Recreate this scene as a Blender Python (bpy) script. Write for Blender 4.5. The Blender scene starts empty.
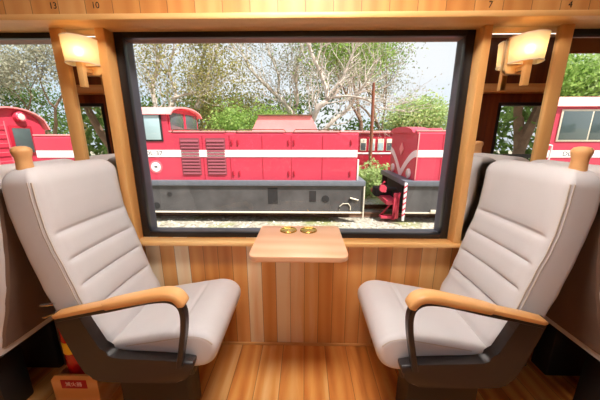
import bpy, bmesh, math, random
from mathutils import Vector, Matrix
from math import sin, cos, pi, radians as R

SC = bpy.context.scene
COL = SC.collection

# ------------------------------------------------------------------ materials
def srgb(r, g, b):
    f = lambda c: (c/255/12.92) if c/255 <= 0.04045 else ((c/255+0.055)/1.055)**2.4
    return (f(r), f(g), f(b), 1.0)

def new_mat(name):
    m = bpy.data.materials.new(name); m.use_nodes = True
    nt = m.node_tree; nt.nodes.clear()
    out = nt.nodes.new('ShaderNodeOutputMaterial')
    return m, nt, out

def N(nt, typ, **kw):
    n = nt.nodes.new(typ)
    for k, v in kw.items():
        if k in n.inputs.keys() if isinstance(k, str) else False:
            n.inputs[k].default_value = v
        else:
            setattr(n, k, v)
    return n

def ramp(nt, stops, interp='LINEAR'):
    n = nt.nodes.new('ShaderNodeValToRGB'); e = n.color_ramp.elements
    n.color_ramp.interpolation = interp
    while len(e) < len(stops): e.new(0.5)
    for k, (p, c) in enumerate(stops):
        e[k].position = p; e[k].color = c
    return n

def math_(nt, op, a, b=None):
    n = nt.nodes.new('ShaderNodeMath'); n.operation = op
    for k, v in ((0, a), (1, b)):
        if v is None: continue
        if isinstance(v, (int, float)): n.inputs[k].default_value = v
        else: nt.links.new(v, n.inputs[k])
    return n.outputs[0]

def mixc(nt, fac, a, b, blend='MIX'):
    n = nt.nodes.new('ShaderNodeMix'); n.data_type = 'RGBA'; n.blend_type = blend
    for k, v in ((0, fac), (6, a), (7, b)):
        if isinstance(v, (int, float)): n.inputs[k].default_value = v
        elif isinstance(v, tuple): n.inputs[k].default_value = v
        else: nt.links.new(v, n.inputs[k])
    return n.outputs[2]

def plain(name, col, rough=0.5, metal=0.0, noise=0.0, nscale=8.0, bump=0.0, bscale=200.0, coat=0.0, spec=0.5):
    m, nt, out = new_mat(name)
    b = nt.nodes.new('ShaderNodeBsdfPrincipled')
    b.inputs['Roughness'].default_value = rough; b.inputs['Metallic'].default_value = metal
    b.inputs['Coat Weight'].default_value = coat
    b.inputs['Specular IOR Level'].default_value = spec
    tc = nt.nodes.new('ShaderNodeTexCoord')
    if noise > 0:
        n = N(nt, 'ShaderNodeTexNoise'); n.inputs['Scale'].default_value = nscale; n.inputs['Detail'].default_value = 5
        nt.links.new(tc.outputs['Object'], n.inputs['Vector'])
        d = tuple(max(0, c*(1-noise)) for c in col[:3])+(1,); l = tuple(min(1, c*(1+noise)) for c in col[:3])+(1,)
        rp = ramp(nt, [(0.3, d), (0.7, l)])
        nt.links.new(n.outputs['Fac'], rp.inputs[0]); nt.links.new(rp.outputs[0], b.inputs['Base Color'])
    else:
        b.inputs['Base Color'].default_value = col
    if bump > 0:
        n = N(nt, 'ShaderNodeTexNoise'); n.inputs['Scale'].default_value = bscale; n.inputs['Detail'].default_value = 3
        nt.links.new(tc.outputs['Object'], n.inputs['Vector'])
        bp = nt.nodes.new('ShaderNodeBump'); bp.inputs['Strength'].default_value = bump; bp.inputs['Distance'].default_value = 0.002
        nt.links.new(n.outputs['Fac'], bp.inputs['Height']); nt.links.new(bp.outputs[0], b.inputs['Normal'])
    nt.links.new(b.outputs[0], out.inputs[0])
    return m

def wood(name, stops, across='X', along='Z', width=0.0, rough=0.4, gap=0.03, grain=0.35, coat=0.0, gs=1.0):
    """planks of a given width across one axis (width 0: a single board), grain along another"""
    m, nt, out = new_mat(name)
    b = nt.nodes.new('ShaderNodeBsdfPrincipled'); b.inputs['Roughness'].default_value = rough
    b.inputs['Coat Weight'].default_value = coat; b.inputs['Coat Roughness'].default_value = 0.25
    tc = nt.nodes.new('ShaderNodeTexCoord'); sp = nt.nodes.new('ShaderNodeSeparateXYZ')
    nt.links.new(tc.outputs['Object'], sp.inputs[0])
    A, L = sp.outputs[across], sp.outputs[along]
    third = [k for k in 'XYZ' if k not in (across, along)][0]
    T = sp.outputs[third]
    cmb = nt.nodes.new('ShaderNodeCombineXYZ')
    if width > 0:
        q = math_(nt, 'DIVIDE', A, width)
        fl = math_(nt, 'FLOOR', q); fr = math_(nt, 'FRACT', q)
        wn = nt.nodes.new('ShaderNodeTexWhiteNoise'); wn.noise_dimensions = '1D'
        nt.links.new(math_(nt, 'ADD', fl, 31.7), wn.inputs['W'])
        val = wn.outputs['Value']
        off = math_(nt, 'MULTIPLY', val, 17.0)
        nt.links.new(math_(nt, 'ADD', math_(nt, 'MULTIPLY', L, 1.3*gs), off), cmb.inputs[0])
    else:
        val = None
        nt.links.new(math_(nt, 'MULTIPLY', L, 1.3*gs), cmb.inputs[0])
    nt.links.new(math_(nt, 'MULTIPLY', A, 10.0*gs), cmb.inputs[1])
    nt.links.new(math_(nt, 'MULTIPLY', T, 10.0*gs), cmb.inputs[2])
    n1 = N(nt, 'ShaderNodeTexNoise'); n1.inputs['Scale'].default_value = 1.6; n1.inputs['Detail'].default_value = 6
    n1.inputs['Distortion'].default_value = 0.6
    nt.links.new(cmb.outputs[0], n1.inputs['Vector'])
    # cathedral rings
    w = nt.nodes.new('ShaderNodeTexWave'); w.wave_type = 'BANDS'; w.bands_direction = 'Y'
    w.inputs['Scale'].default_value = 0.42; w.inputs['Distortion'].default_value = 9.0; w.inputs['Detail'].default_value = 2.5
    w.inputs['Detail Scale'].default_value = 0.6
    nt.links.new(cmb.outputs[0], w.inputs['Vector'])
    g = math_(nt, 'ADD', math_(nt, 'MULTIPLY', n1.outputs['Fac'], 0.8), math_(nt, 'MULTIPLY', w.outputs['Fac'], 0.2))
    if val is not None:
        f = math_(nt, 'ADD', math_(nt, 'MULTIPLY', val, 1-grain), math_(nt, 'MULTIPLY', g, grain))
    else:
        f = g
    rp = ramp(nt, stops); nt.links.new(f, rp.inputs[0])
    col = mixc(nt, 0.07, rp.outputs[0], w.outputs['Color'], 'SOFT_LIGHT')
    if width > 0 and gap > 0:
        e = math_(nt, 'MULTIPLY', math_(nt, 'ABSOLUTE', math_(nt, 'SUBTRACT', fr, 0.5)), 2.0)
        gm = math_(nt, 'GREATER_THAN', e, 1-gap)
        col = mixc(nt, math_(nt, 'MULTIPLY', gm, 0.62), col, (0.045, 0.016, 0.006, 1))
        bp = nt.nodes.new('ShaderNodeBump'); bp.inputs['Strength'].default_value = 0.5; bp.inputs['Distance'].default_value = 0.003
        nt.links.new(math_(nt, 'SUBTRACT', 1.0, gm), bp.inputs['Height']); nt.links.new(bp.outputs[0], b.inputs['Normal'])
    nt.links.new(col, b.inputs['Base Color']); nt.links.new(b.outputs[0], out.inputs[0])
    return m

def glass_mat(name, tint=(1, 1, 1, 1), refl=1.0):
    m, nt, out = new_mat(name)
    t = nt.nodes.new('ShaderNodeBsdfTransparent'); t.inputs[0].default_value = tint
    g = nt.nodes.new('ShaderNodeBsdfGlossy'); g.inputs['Roughness'].default_value = 0.0
    fr = nt.nodes.new('ShaderNodeFresnel'); fr.inputs[0].default_value = 1.45
    mx = nt.nodes.new('ShaderNodeMixShader')
    nt.links.new(math_(nt, 'MULTIPLY', fr.outputs[0], refl), mx.inputs[0])
    nt.links.new(t.outputs[0], mx.inputs[1]); nt.links.new(g.outputs[0], mx.inputs[2]); nt.links.new(mx.outputs[0], out.inputs[0])
    return m

def emit_mat(name, col, s):
    m, nt, out = new_mat(name)
    e = nt.nodes.new('ShaderNodeEmission'); e.inputs[0].default_value = col; e.inputs[1].default_value = s
    nt.links.new(e.outputs[0], out.inputs[0]); return m

def leaf_mat(name, c1, c2, c3):
    m, nt, out = new_mat(name)
    tc = nt.nodes.new('ShaderNodeTexCoord')
    n = N(nt, 'ShaderNodeTexNoise'); n.inputs['Scale'].default_value = 2.2; n.inputs['Detail'].default_value = 8
    n.inputs['Roughness'].default_value = 0.8
    nt.links.new(tc.outputs['Object'], n.inputs['Vector'])
    rp = ramp(nt, [(0.33, c1), (0.5, c2), (0.66, c3)]); nt.links.new(n.outputs['Fac'], rp.inputs[0])
    d = nt.nodes.new('ShaderNodeBsdfDiffuse'); t = nt.nodes.new('ShaderNodeBsdfTranslucent')
    nt.links.new(rp.outputs[0], d.inputs[0]); nt.links.new(rp.outputs[0], t.inputs[0])
    mx = nt.nodes.new('ShaderNodeMixShader'); mx.inputs[0].default_value = 0.4
    nt.links.new(d.outputs[0], mx.inputs[1]); nt.links.new(t.outputs[0], mx.inputs[2]); nt.links.new(mx.outputs[0], out.inputs[0])
    return m

def shade_mat(name, col, thru=0.6):
    m, nt, out = new_mat(name)
    d = nt.nodes.new('ShaderNodeBsdfDiffuse'); t = nt.nodes.new('ShaderNodeBsdfTranslucent'); s = nt.nodes.new('ShaderNodeBsdfTransparent')
    d.inputs[0].default_value = col; t.inputs[0].default_value = col; s.inputs[0].default_value = (1, .93, .8, 1)
    m1 = nt.nodes.new('ShaderNodeMixShader'); m1.inputs[0].default_value = thru
    m2 = nt.nodes.new('ShaderNodeMixShader'); m2.inputs[0].default_value = 0.09
    nt.links.new(d.outputs[0], m1.inputs[1]); nt.links.new(t.outputs[0], m1.inputs[2])
    nt.links.new(m1.outputs[0], m2.inputs[1]); nt.links.new(s.outputs[0], m2.inputs[2]); nt.links.new(m2.outputs[0], out.inputs[0])
    return m

CYP = [(0.12, srgb(204, 128, 62)), (0.34, srgb(228, 160, 90)), (0.58, srgb(238, 184, 118)), (0.80, srgb(252, 230, 194))]
FLR = [(0.22, srgb(176, 94, 38)), (0.42, srgb(220, 140, 68)), (0.58, srgb(234, 168, 92)), (0.78, srgb(246, 198, 134))]
TRM = [(0.2, srgb(220, 158, 90)), (0.5, srgb(234, 180, 112)), (0.8, srgb(244, 200, 138))]
TOP = [(0.2, srgb(222, 160, 118)), (0.5, srgb(230, 174, 134)), (0.8, srgb(238, 188, 150))]
ARM = [(0.2, srgb(222, 158, 92)), (0.5, srgb(230, 172, 108)), (0.8, srgb(238, 188, 126))]
DRK = [(0.2, srgb(92, 44, 18)), (0.5, srgb(116, 58, 24)), (0.8, srgb(136, 72, 32))]
M = dict(
    wains=wood('wainscot planks', CYP, 'X', 'Z', 0.0815, 0.42, 0.03, 0.33, gs=1.0),
    floor=wood('floor planks', FLR, 'X', 'Y', 0.125, 0.30, 0.02, 0.72, coat=0.15),
    upper=wood('upper planks', [(0.2, srgb(196, 126, 62)), (0.5, srgb(214, 150, 84)), (0.85, srgb(228, 174, 112))], 'X', 'Z', 0.115, 0.45, 0.025, 0.6),
    trimz=wood('upright trim wood', TRM, 'X', 'Z', 0, 0.4),
    trimx=wood('lengthwise trim wood', TRM, 'Z', 'X', 0, 0.4),
    table=wood('table wood', TOP, 'Y', 'X', 0, 0.32, coat=0.2, gs=0.8),
    arm=wood('armrest wood', ARM, 'Y', 'X', 0, 0.35, coat=0.2),
    knob=plain('knob wood', srgb(232, 176, 118), 0.4, noise=0.08, nscale=20),
    dark=wood('dark panel wood', DRK, 'X', 'Z', 0.115, 0.4, 0.03, 0.5),
    darkt=wood('dark trim wood', DRK, 'Z', 'X', 0, 0.4),
    seat=plain('light grey leather', srgb(215, 212, 213), 0.5, noise=0.03, nscale=6, bump=0.12, bscale=320, spec=0.35),
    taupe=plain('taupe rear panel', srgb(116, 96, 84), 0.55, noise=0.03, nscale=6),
    seam=plain('seam leather', srgb(190, 176, 162), 0.6),
    shell=plain('dark grey moulded shell', srgb(46, 41, 41), 0.42),
    steel=plain('black painted steel', srgb(40, 38, 40), 0.35),
    pedestal=plain('black pedestal paint', srgb(30, 27, 27), 0.5),
    chrome=plain('chrome', (0.8, 0.8, 0.8, 1), 0.2, 1.0),
    black=plain('black window frame', srgb(26, 25, 28), 0.35),
    reveal=plain('grey outer reveal', srgb(84, 86, 98), 0.45),
    reveallit=plain('outer reveal with painted ground light', srgb(150, 118, 108), 0.6),  # pinkish light from the ground is put into this header colour
    glass=glass_mat('clear glass', (0.97, 0.98, 0.98, 1)),
    mirror=plain('mirror silver', (0.86, 0.85, 0.83, 1), 0.0, 1.0),
    brass=plain('brass', srgb(212, 172, 84), 0.25, 1.0),
    digit=plain('black digit', srgb(22, 16, 12), 0.5),
    blind=plain('brown roller blind cloth', srgb(150, 96, 58), 0.8, noise=0.06),
    ext=plain('extinguisher red', srgb(188, 16, 24), 0.25, coat=0.4),
    yellow=plain('yellow band', srgb(238, 196, 40), 0.4),
    sign=plain('red sign', srgb(186, 24, 40), 0.4),
    signtxt=plain('white sign lettering', srgb(240, 220, 220), 0.5),
    boxw=wood('crate plywood', ARM, 'Z', 'X', 0, 0.5),
    shade=shade_mat('lamp shade paper', (0.93, 0.80, 0.55, 1)),
    bulb=emit_mat('lit bulb', (1.0, 0.74, 0.40, 1), 11.0),
    strip=emit_mat('added fill panel diffuser', (1.0, 0.93, 0.87, 1), 31.0),  # glow of the unseen panel added to brighten the seats
    strip2=emit_mat('aisle light diffuser', (1.0, 0.92, 0.82, 1), 1.6),
    ceil=plain('ceiling paint', srgb(206, 190, 168), 0.7),
    whitehouse=plain('white fill panel housing', srgb(220, 216, 208), 0.5),
    # outside
    red=plain('locomotive red', srgb(206, 62, 86), 0.42, noise=0.06, nscale=1.5, coat=0.2),
    redroof=plain('pale red with painted sunlight', srgb(238, 158, 156), 0.7, noise=0.12, nscale=2),  # sunlight on roofs and covers is put into this paler red
    pink=plain('faint pink emblem paint', srgb(226, 112, 124), 0.5),
    reddk=plain('dark red coach paint', srgb(176, 30, 52), 0.45, noise=0.06, nscale=2),
    white=plain('white stripe paint', srgb(244, 236, 236), 0.5),
    cream=plain('cream paint', srgb(232, 220, 200), 0.5),
    louvre=plain('louvre grey', srgb(146, 72, 84), 0.6),
    uframe=plain('underframe grey paint', srgb(80, 77, 78), 0.6, noise=0.25, nscale=2.5),
    deck=plain('deck edge steel', srgb(104, 108, 118), 0.5, noise=0.1),
    udark=plain('underframe black', srgb(38, 36, 38), 0.7, noise=0.2),
    rust=plain('rusty steel', srgb(104, 74, 56), 0.8, noise=0.25, nscale=9),
    pane=plain('locomotive window glass', srgb(176, 200, 206), 0.06, spec=0.9),
    panedk=plain('dark locomotive window glass', srgb(86, 98, 100), 0.06, spec=0.9),
    lens=plain('headlight lens', srgb(220, 214, 206), 0.15, spec=0.8),
    barkp=plain('pale bark', srgb(206, 194, 182), 0.9, noise=0.2, nscale=6),
    barkd=plain('brown bark', srgb(128, 104, 84), 0.9, noise=0.25, nscale=6),
    pole=plain('weathered pole wood', srgb(140, 84, 62), 0.9, noise=0.2),
    iron=plain('dark iron fence', srgb(38, 40, 40), 0.6),
    stone=plain('ballast stone', srgb(196, 190, 180), 0.9, noise=0.2, nscale=3),
    leafA=leaf_mat('olive leaves', srgb(112, 112, 62), srgb(158, 154, 96), srgb(204, 190, 126)),
    leafB=leaf_mat('fresh green leaves', srgb(104, 138, 66), srgb(150, 180, 94), srgb(202, 220, 138)),
    leafC=leaf_mat('pale green leaves', srgb(138, 164, 102), srgb(184, 204, 138), srgb(222, 232, 176)),
    leafD=leaf_mat('dark green leaves', srgb(58, 80, 42), srgb(92, 116, 62), srgb(134, 156, 92)),
    leafG=leaf_mat('grey green leaves', srgb(124, 122, 100), srgb(166, 164, 142), srgb(202, 198, 178)),
)

def ground_mat():
    m, nt, out = new_mat('gravel and dry grass')
    b = nt.nodes.new('ShaderNodeBsdfPrincipled'); b.inputs['Roughness'].default_value = 0.95
    tc = nt.nodes.new('ShaderNodeTexCoord')
    v = nt.nodes.new('ShaderNodeTexVoronoi'); v.inputs['Scale'].default_value = 14
    n = N(nt, 'ShaderNodeTexNoise'); n.inputs['Scale'].default_value = 0.9; n.inputs['Detail'].default_value = 6
    for q in (v, n): nt.links.new(tc.outputs['Object'], q.inputs['Vector'])
    r1 = ramp(nt, [(0.0, srgb(120, 112, 100)), (0.5, srgb(172, 164, 148)), (1, srgb(206, 200, 184))])
    r2 = ramp(nt, [(0.0, srgb(112, 118, 76)), (1, srgb(170, 170, 118))])
    nt.links.new(v.outputs['Color'], r1.inputs[0]); nt.links.new(v.outputs['Distance'], r2.inputs[0])
    k = ramp(nt, [(0.5, (0, 0, 0, 1)), (0.62, (1, 1, 1, 1))]); nt.links.new(n.outputs['Fac'], k.inputs[0])
    nt.links.new(mixc(nt, k.outputs[0], r1.outputs[0], r2.outputs[0]), b.inputs['Base Color'])
    nt.links.new(b.outputs[0], out.inputs[0]); return m
M['ground'] = ground_mat()

# ------------------------------------------------------------------ mesh builder
class MB:
    def __init__(s, fx=None):
        s.bm = bmesh.new(); s.fx = fx; s.recalc = True
    def P(s, p):
        x, y, z = p
        return (s.fx(x), y, z) if s.fx else (x, y, z)
    def add(s, verts, faces):
        vs = [s.bm.verts.new(s.P(v)) for v in verts]
        for f in faces:
            try: s.bm.faces.new([vs[k] for k in f])
            except ValueError: pass
        return vs
    def box(s, x0, x1, y0, y1, z0, z1, bevel=0.0, seg=2):
        v = [(x, y, z) for z in (z0, z1) for (x, y) in ((x0, y0), (x1, y0), (x1, y1), (x0, y1))]
        vs = s.add(v, [(3, 2, 1, 0), (4, 5, 6, 7), (0, 1, 5, 4), (1, 2, 6, 5), (2, 3, 7, 6), (3, 0, 4, 7)])
        if bevel > 0:
            es = list({e for q in vs for e in q.link_edges})
            bmesh.ops.bevel(s.bm, geom=es, offset=bevel, segments=seg, profile=0.5, affect='EDGES')
        return s
    def prism(s, poly, axis, a, b, bevel=0.0, seg=2):
        """poly of 2D points; axis is the extrusion axis; a..b the extent"""
        def mk(p, t):
            return {'y': (p[0], t, p[1]), 'x': (t, p[0], p[1]), 'z': (p[0], p[1], t)}[axis]
        n = len(poly)
        vs = s.add([mk(p, a) for p in poly]+[mk(p, b) for p in poly],
                   [tuple(range(n))[::-1], tuple(range(n, 2*n))]+[(k, (k+1) % n, n+(k+1) % n, n+k) for k in range(n)])
        if bevel > 0:
            caps = [f for f in {f for q in vs for f in q.link_faces} if len(f.verts) == n and n != 4] or [f for f in {f for q in vs for f in q.link_faces}]
            es = list({e for f in caps for e in f.edges})
            bmesh.ops.bevel(s.bm, geom=es, offset=bevel, segments=seg, profile=0.5, affect='EDGES')
        return s
    def loft(s, rings, closed=True, cap=True):
        n = len(rings[0]); vs = s.add([p for r in rings for p in r], [])
        fa = []
        for i in range(len(rings)-1):
            for k in range(n if closed else n-1):
                fa.append((i*n+k, i*n+(k+1) % n, (i+1)*n+(k+1) % n, (i+1)*n+k))
        if cap and closed:
            fa.append(tuple(range(n))[::-1]); fa.append(tuple((len(rings)-1)*n+k for k in range(n)))
        for f in fa:
            try: s.bm.faces.new([vs[k] for k in f])
            except ValueError: pass
        return s
    def tube(s, path, rad, n=8, flat=None, closed=False):
        """round tube, or a flat bar when flat=(width along y, thickness)"""
        path = [Vector(p) for p in path]; rings = []
        for i, p in enumerate(path):
            if closed: d = path[(i+1) % len(path)]-path[i-1]
            else: d = path[min(i+1, len(path)-1)]-path[max(i-1, 0)]
            d.normalize()
            if flat:
                side = Vector((0, 1, 0)); up = d.cross(side).normalized()
                w, t = flat
                rings.append([tuple(p+side*a*w/2+up*c*t/2) for a, c in ((-1, -.7), (-.8, -1), (.8, -1), (1, -.7), (1, .7), (.8, 1), (-.8, 1), (-1, .7))])
            else:
                r = rad[i] if isinstance(rad, (list, tuple)) else rad
                ref = Vector((0, 0, 1)) if abs(d.z) < 0.9 else Vector((1, 0, 0))
                a = d.cross(ref).normalized(); b = d.cross(a).normalized()
                rings.append([tuple(p+a*cos(2*pi*k/n)*r+b*sin(2*pi*k/n)*r) for k in range(n)])
        if closed: rings.append(rings[0])
        return s.loft(rings, True, not closed)
    def lathe(s, prof, c, n=24, axis='z'):
        rings = []
        for r, h in prof:
            rr = max(r, 1e-5)
            ring = []
            for k in range(n):
                a, b = cos(2*pi*k/n)*rr, sin(2*pi*k/n)*rr
                ring.append({'z': (c[0]+a, c[1]+b, c[2]+h), 'y': (c[0]+a, c[1]+h, c[2]+b), 'x': (c[0]+h, c[1]+a, c[2]+b)}[axis])
            rings.append(ring)
        return s.loft(rings)
    def quadcloud(s, quads):
        vs = []; fa = []
        for q in quads:
            k = len(vs); vs += q; fa.append((k, k+1, k+2, k+3))
        s.recalc = False
        return s.add(vs, fa)

def origin_of(o):
    while o.parent is not None: o = o.parent
    return o.location.copy()

def obj(name, mb, mat, parent=None, smooth=True, label=None, angle=40):
    bm = mb.bm
    if mb.recalc: bmesh.ops.recalc_face_normals(bm, faces=bm.faces)
    if parent is not None: off = origin_of(parent)
    else:
        xs = [v.co for v in bm.verts]
        lo = Vector([min(c[k] for c in xs) for k in range(3)]); hi = Vector([max(c[k] for c in xs) for k in range(3)])
        off = Vector(((lo.x+hi.x)/2, (lo.y+hi.y)/2, lo.z))
    bmesh.ops.translate(bm, verts=bm.verts, vec=-off)
    if smooth:
        lim = R(angle)
        for f in bm.faces: f.smooth = True
        for e in bm.edges:
            if len(e.link_faces) == 2 and e.calc_face_angle(0) > lim: e.smooth = False
    me = bpy.data.meshes.new(name); bm.to_mesh(me); bm.free(); me.materials.append(mat)
    o = bpy.data.objects.new(name, me); COL.objects.link(o)
    if parent is not None: o.parent = parent
    else: o.location = off
    if label: o['label'] = label
    return o

def thing(name, label, cat, loc, group=None):
    o = bpy.data.objects.new(name, None); COL.objects.link(o); o.location = loc; o.empty_display_size = 0.1
    o['label'] = label; o['category'] = cat; o['kind'] = 'thing'
    if group: o['group'] = group
    return o
def tag(o, label, cat, group=None, kind=None):
    o['label'] = label; o['category'] = cat
    if group: o['group'] = group
    o['kind'] = kind or 'thing'
    return o
def struct(o, label, cat):
    o['kind'] = 'structure'; o['label'] = label; o['category'] = cat; return o

def text_mb(txt, size, font_scale_x=1.0, depth=0.0006):
    cu = bpy.data.curves.new('lettering', 'FONT'); cu.body = txt; cu.size = size; cu.extrude = depth
    cu.align_x = 'CENTER'; cu.align_y = 'CENTER'
    t = bpy.data.objects.new('lettering', cu); COL.objects.link(t)
    dg = bpy.context.evaluated_depsgraph_get(); dg.update()
    me = bpy.data.meshes.new_from_object(t.evaluated_get(dg))
    mb = MB(); mb.bm.from_mesh(me); mb.recalc = False
    bpy.data.objects.remove(t); bpy.data.curves.remove(cu); bpy.data.meshes.remove(me)
    for v in mb.bm.verts: v.co.x *= font_scale_x
    return mb
def place_text(mb, mat4):
    mb.bm.transform(mat4); return mb
FACE_Y = lambda x, y, z: Matrix.Translation((x, y, z)) @ Matrix.Rotation(R(90), 4, 'X')

def catmull(pts, per=6, closed=False):
    out = []; n = len(pts)
    rng = range(n if closed else n-1)
    for i in rng:
        g = (lambda k: pts[k % n]) if closed else (lambda k: pts[min(max(k, 0), n-1)])
        p0, p1, p2, p3 = g(i-1), g(i), g(i+1), g(i+2)
        for k in range(per):
            t = k/per
            out.append(tuple(0.5*(2*p1[j]+(p2[j]-p0[j])*t+(2*p0[j]-5*p1[j]+4*p2[j]-p3[j])*t*t+(3*p1[j]-p0[j]-3*p2[j]+p3[j])*t**3) for j in range(len(p1))))
    if not closed: out.append(tuple(pts[-1]))
    return out
def lerp_tab(tab, z):
    if z <= tab[0][0]: return tab[0][1]
    for (a, b), (c, d) in zip(tab, tab[1:]):
        if z <= c:
            t = (z-a)/(c-a); t = t*t*(3-2*t)*0.35+t*0.65
            return b+(d-b)*t
    return tab[-1][1]
def sstep(a, b, x):
    t = min(max((x-a)/(b-a), 0), 1); return t*t*(3-2*t)

# ------------------------------------------------------------------ camera
cam = bpy.data.cameras.new('camera'); camo = bpy.data.objects.new('camera', cam); COL.objects.link(camo)
cam.sensor_width = 36.0; cam.lens = 267/600*36; cam.clip_start = 0.02; cam.clip_end = 300
camo.location = (0, -1.38, 1.25); camo.rotation_euler = (R(90-13.8), 0, R(1.04))
SC.camera = camo

# ------------------------------------------------------------------ room shell
XL, XR, YO, ZC = -3.3, 3.3, -1.92, 2.25
T = 0.10   # outer wall thickness
o = obj('floor', MB().box(XL-T, XR+T, YO-T, T, -0.12, 0.0), M['floor']); struct(o, 'orange brown wooden plank floor of the carriage', 'floor')
o = obj('ceiling', MB().box(XL-T, XR+T, YO-T, T, ZC, ZC+0.1), M['ceil']); struct(o, 'pale carriage ceiling', 'ceiling')
o = obj('wall_left', MB().box(XL-T, XL, YO, 0, 0, ZC), M['dark']); struct(o, 'dark wood end wall at the left end of the carriage', 'wall')
o = obj('wall_right', MB().box(XR, XR+T, YO, 0, 0, ZC), M['dark']); struct(o, 'dark wood end wall at the right end of the carriage', 'wall')
ZS, ZT = 0.695, 1.726
# window wall: openings
WX = [(-2.95, -1.10), (-0.90, 0.78), (1.165, 2.95)]
def wallbox(mb, y0, y1, openings, zs, zt, solid_top):
    mb.box(XL, XR, y0, y1, 0, zs)
    mb.box(XL, XR, y0, y1, zt, solid_top)
    xs = [XL]+[v for w in openings for v in w]+[XR]
    for k in range(0, len(xs), 2): mb.box(xs[k], xs[k+1], y0, y1, zs, zt)
    return mb
wb = wallbox(MB(), 0.0, T, WX, ZS, ZT, ZC)
o = obj('wall_far', wb, M['wains'], smooth=False); struct(o, 'window side wall with vertical cypress planks below the sill', 'wall')
# upper plank panel above the ledge
o = obj('wall_upper', MB().box(XL, XR, -0.12, -0.001, 1.735, ZC), M['upper'], smooth=False); struct(o, 'pale wood panel with seat numbers above the ledge', 'wall')
mb = MB().box(XL, XR, -0.143, -0.0005, 1.712, 1.735, 0.004)
o = obj('trim_ledge', mb, M['trimx']); struct(o, 'long wooden ledge running above the windows', 'trim')
mb = MB().box(XL, XR, -0.07, -0.0005, 0.672, ZS, 0.004)
o = obj('trim_sill', mb, M['trimx']); struct(o, 'pale wooden sill board under the windows', 'trim')
o = obj('baseboard_far', MB().box(XL, XR, -0.012, -0.0005, 0.0, 0.014, 0.002), M['trimx']); struct(o, 'thin wooden strip where planks meet the floor', 'baseboard')
posts = [(-1.148, -1.092, 'wooden post between left window and left mirror'), (-0.942, -0.90, 'wooden post between left mirror and middle window'),
         (0.78, 0.816, 'wooden post between middle window and right mirror'), (1.112, 1.165, 'wooden post between right mirror and right window')]
for k, (a, b, lab) in enumerate(posts):
    o = obj('trim_%d' % (k+1), MB().box(a, b, -0.06, -0.0005, ZS, 1.712, 0.002), M['trimz']); struct(o, lab, 'trim')

def window(idx, x0, x1, y_in, sgn, label, z0=ZS, z1=ZT):
    """black frame at the inner wall face, grey reveal, pane at the outer face; sgn +1 outward is +y"""
    w = thing('window_%d' % idx, label, 'window', ((x0+x1)/2, y_in, z0)); w['kind'] = 'structure'
    def yy(a, b): return (y_in+sgn*a, y_in+sgn*b) if sgn > 0 else (y_in-b, y_in-a)
    fw = 0.04; bt = 0.03
    y0, y1 = yy(0.001, 0.03)
    m = MB(); m.box(x0, x0+fw, y0, y1, z0, z1, 0.003); m.box(x1-fw, x1, y0, y1, z0, z1, 0.003)
    m.box(x0+fw, x1-fw, y0, y1, z1-fw+0.004, z1, 0.003); m.box(x0+fw, x1-fw, y0, y1, z0, z0+bt, 0.003)
    obj('window_frame', m, M['black'], w)
    y0, y1 = yy(0.03, 0.092); t = 0.035
    m = MB(); m.box(x0, x0+t, y0, y1, z0, z1); m.box(x1-t, x1, y0, y1, z0, z1); m.box(x0+t, x1-t, y0, y1, z0, z0+0.025)
    obj('window_reveal', m, M['reveal'], w)
    obj('reveal_header', MB().box(x0+t, x1-t, y0, y1, z1-t, z1), M['reveallit'], w)
    y0, y1 = yy(0.078, 0.082)
    obj('window_pane', _pane(x0+t, x1-t, y0, z0+0.02, z1-t), M['glass'], w)
    return w
def _pane(a, b, y, c, d):
    m = MB(); m.add([(a, y, c), (b, y, c), (b, y, d), (a, y, d)], [(0, 1, 2, 3)]); return m
window(1, *WX[0], 0.0, 1, 'left window behind the left seat back')
window(2, *WX[1], 0.0, 1, 'wide black framed window between the two facing seats')
window(3, *WX[2], 0.0, 1, 'right window with a lowered brown blind edge')

# opposite side of the carriage, seen in the mirrors; unseen middle window added for light
OX = [(-3.2, -2.32), (-1.0, 1.0), (2.17, 3.2)]
wb = wallbox(MB(), YO-T, YO, OX, 0.75, 1.60, ZC)
o = obj('wall_near', wb, M['dark'], smooth=False); struct(o, 'dark wood wall on the opposite side of the aisle', 'wall')
o = obj('trim_opposite_ledge', MB().box(XL, XR, YO+0.001, YO+0.13, 1.69, 1.775, 0.004), M['trimx']); struct(o, 'wooden ledge over the opposite windows', 'trim')
for k, (a, b) in enumerate(OX):
    window(4+k, a, b, YO, -1, ['opposite window at the left end', 'unseen opposite window added behind the viewer to let in daylight', 'opposite window at the right end'][k], 0.75, 1.60)

# mirrors in the niches between posts
for (a, b, lab) in ((-1.0915, -0.9425, 'narrow mirror behind the left wall lamp'), (0.8165, 1.1115, 'wide mirror behind the right wall lamp')):
    t = thing('wall_mirror', lab, 'mirror', ((a+b)/2, -0.004, ZS))
    obj('mirror_glass', MB().box(a, b, -0.046, -0.042, ZS+0.001, 1.711), M['mirror'], t)
    obj('backing_board', MB().box(a, b, -0.0418, -0.0008, ZS+0.001, 1.711), M['dark'], t)

# roller blind on the right window
t = thing('roller_blind', 'brown blind edge hanging at the top of the right window', 'blind', (2.06, 0.04, 1.63))
obj('blind_cloth', MB().box(1.206, 2.909, 0.036, 0.039, 1.632, 1.688), M['blind'], t)
obj('bottom_bar', MB().box(1.206, 2.909, 0.033, 0.042, 1.622, 1.634, 0.003), M['blind'], t)

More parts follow.
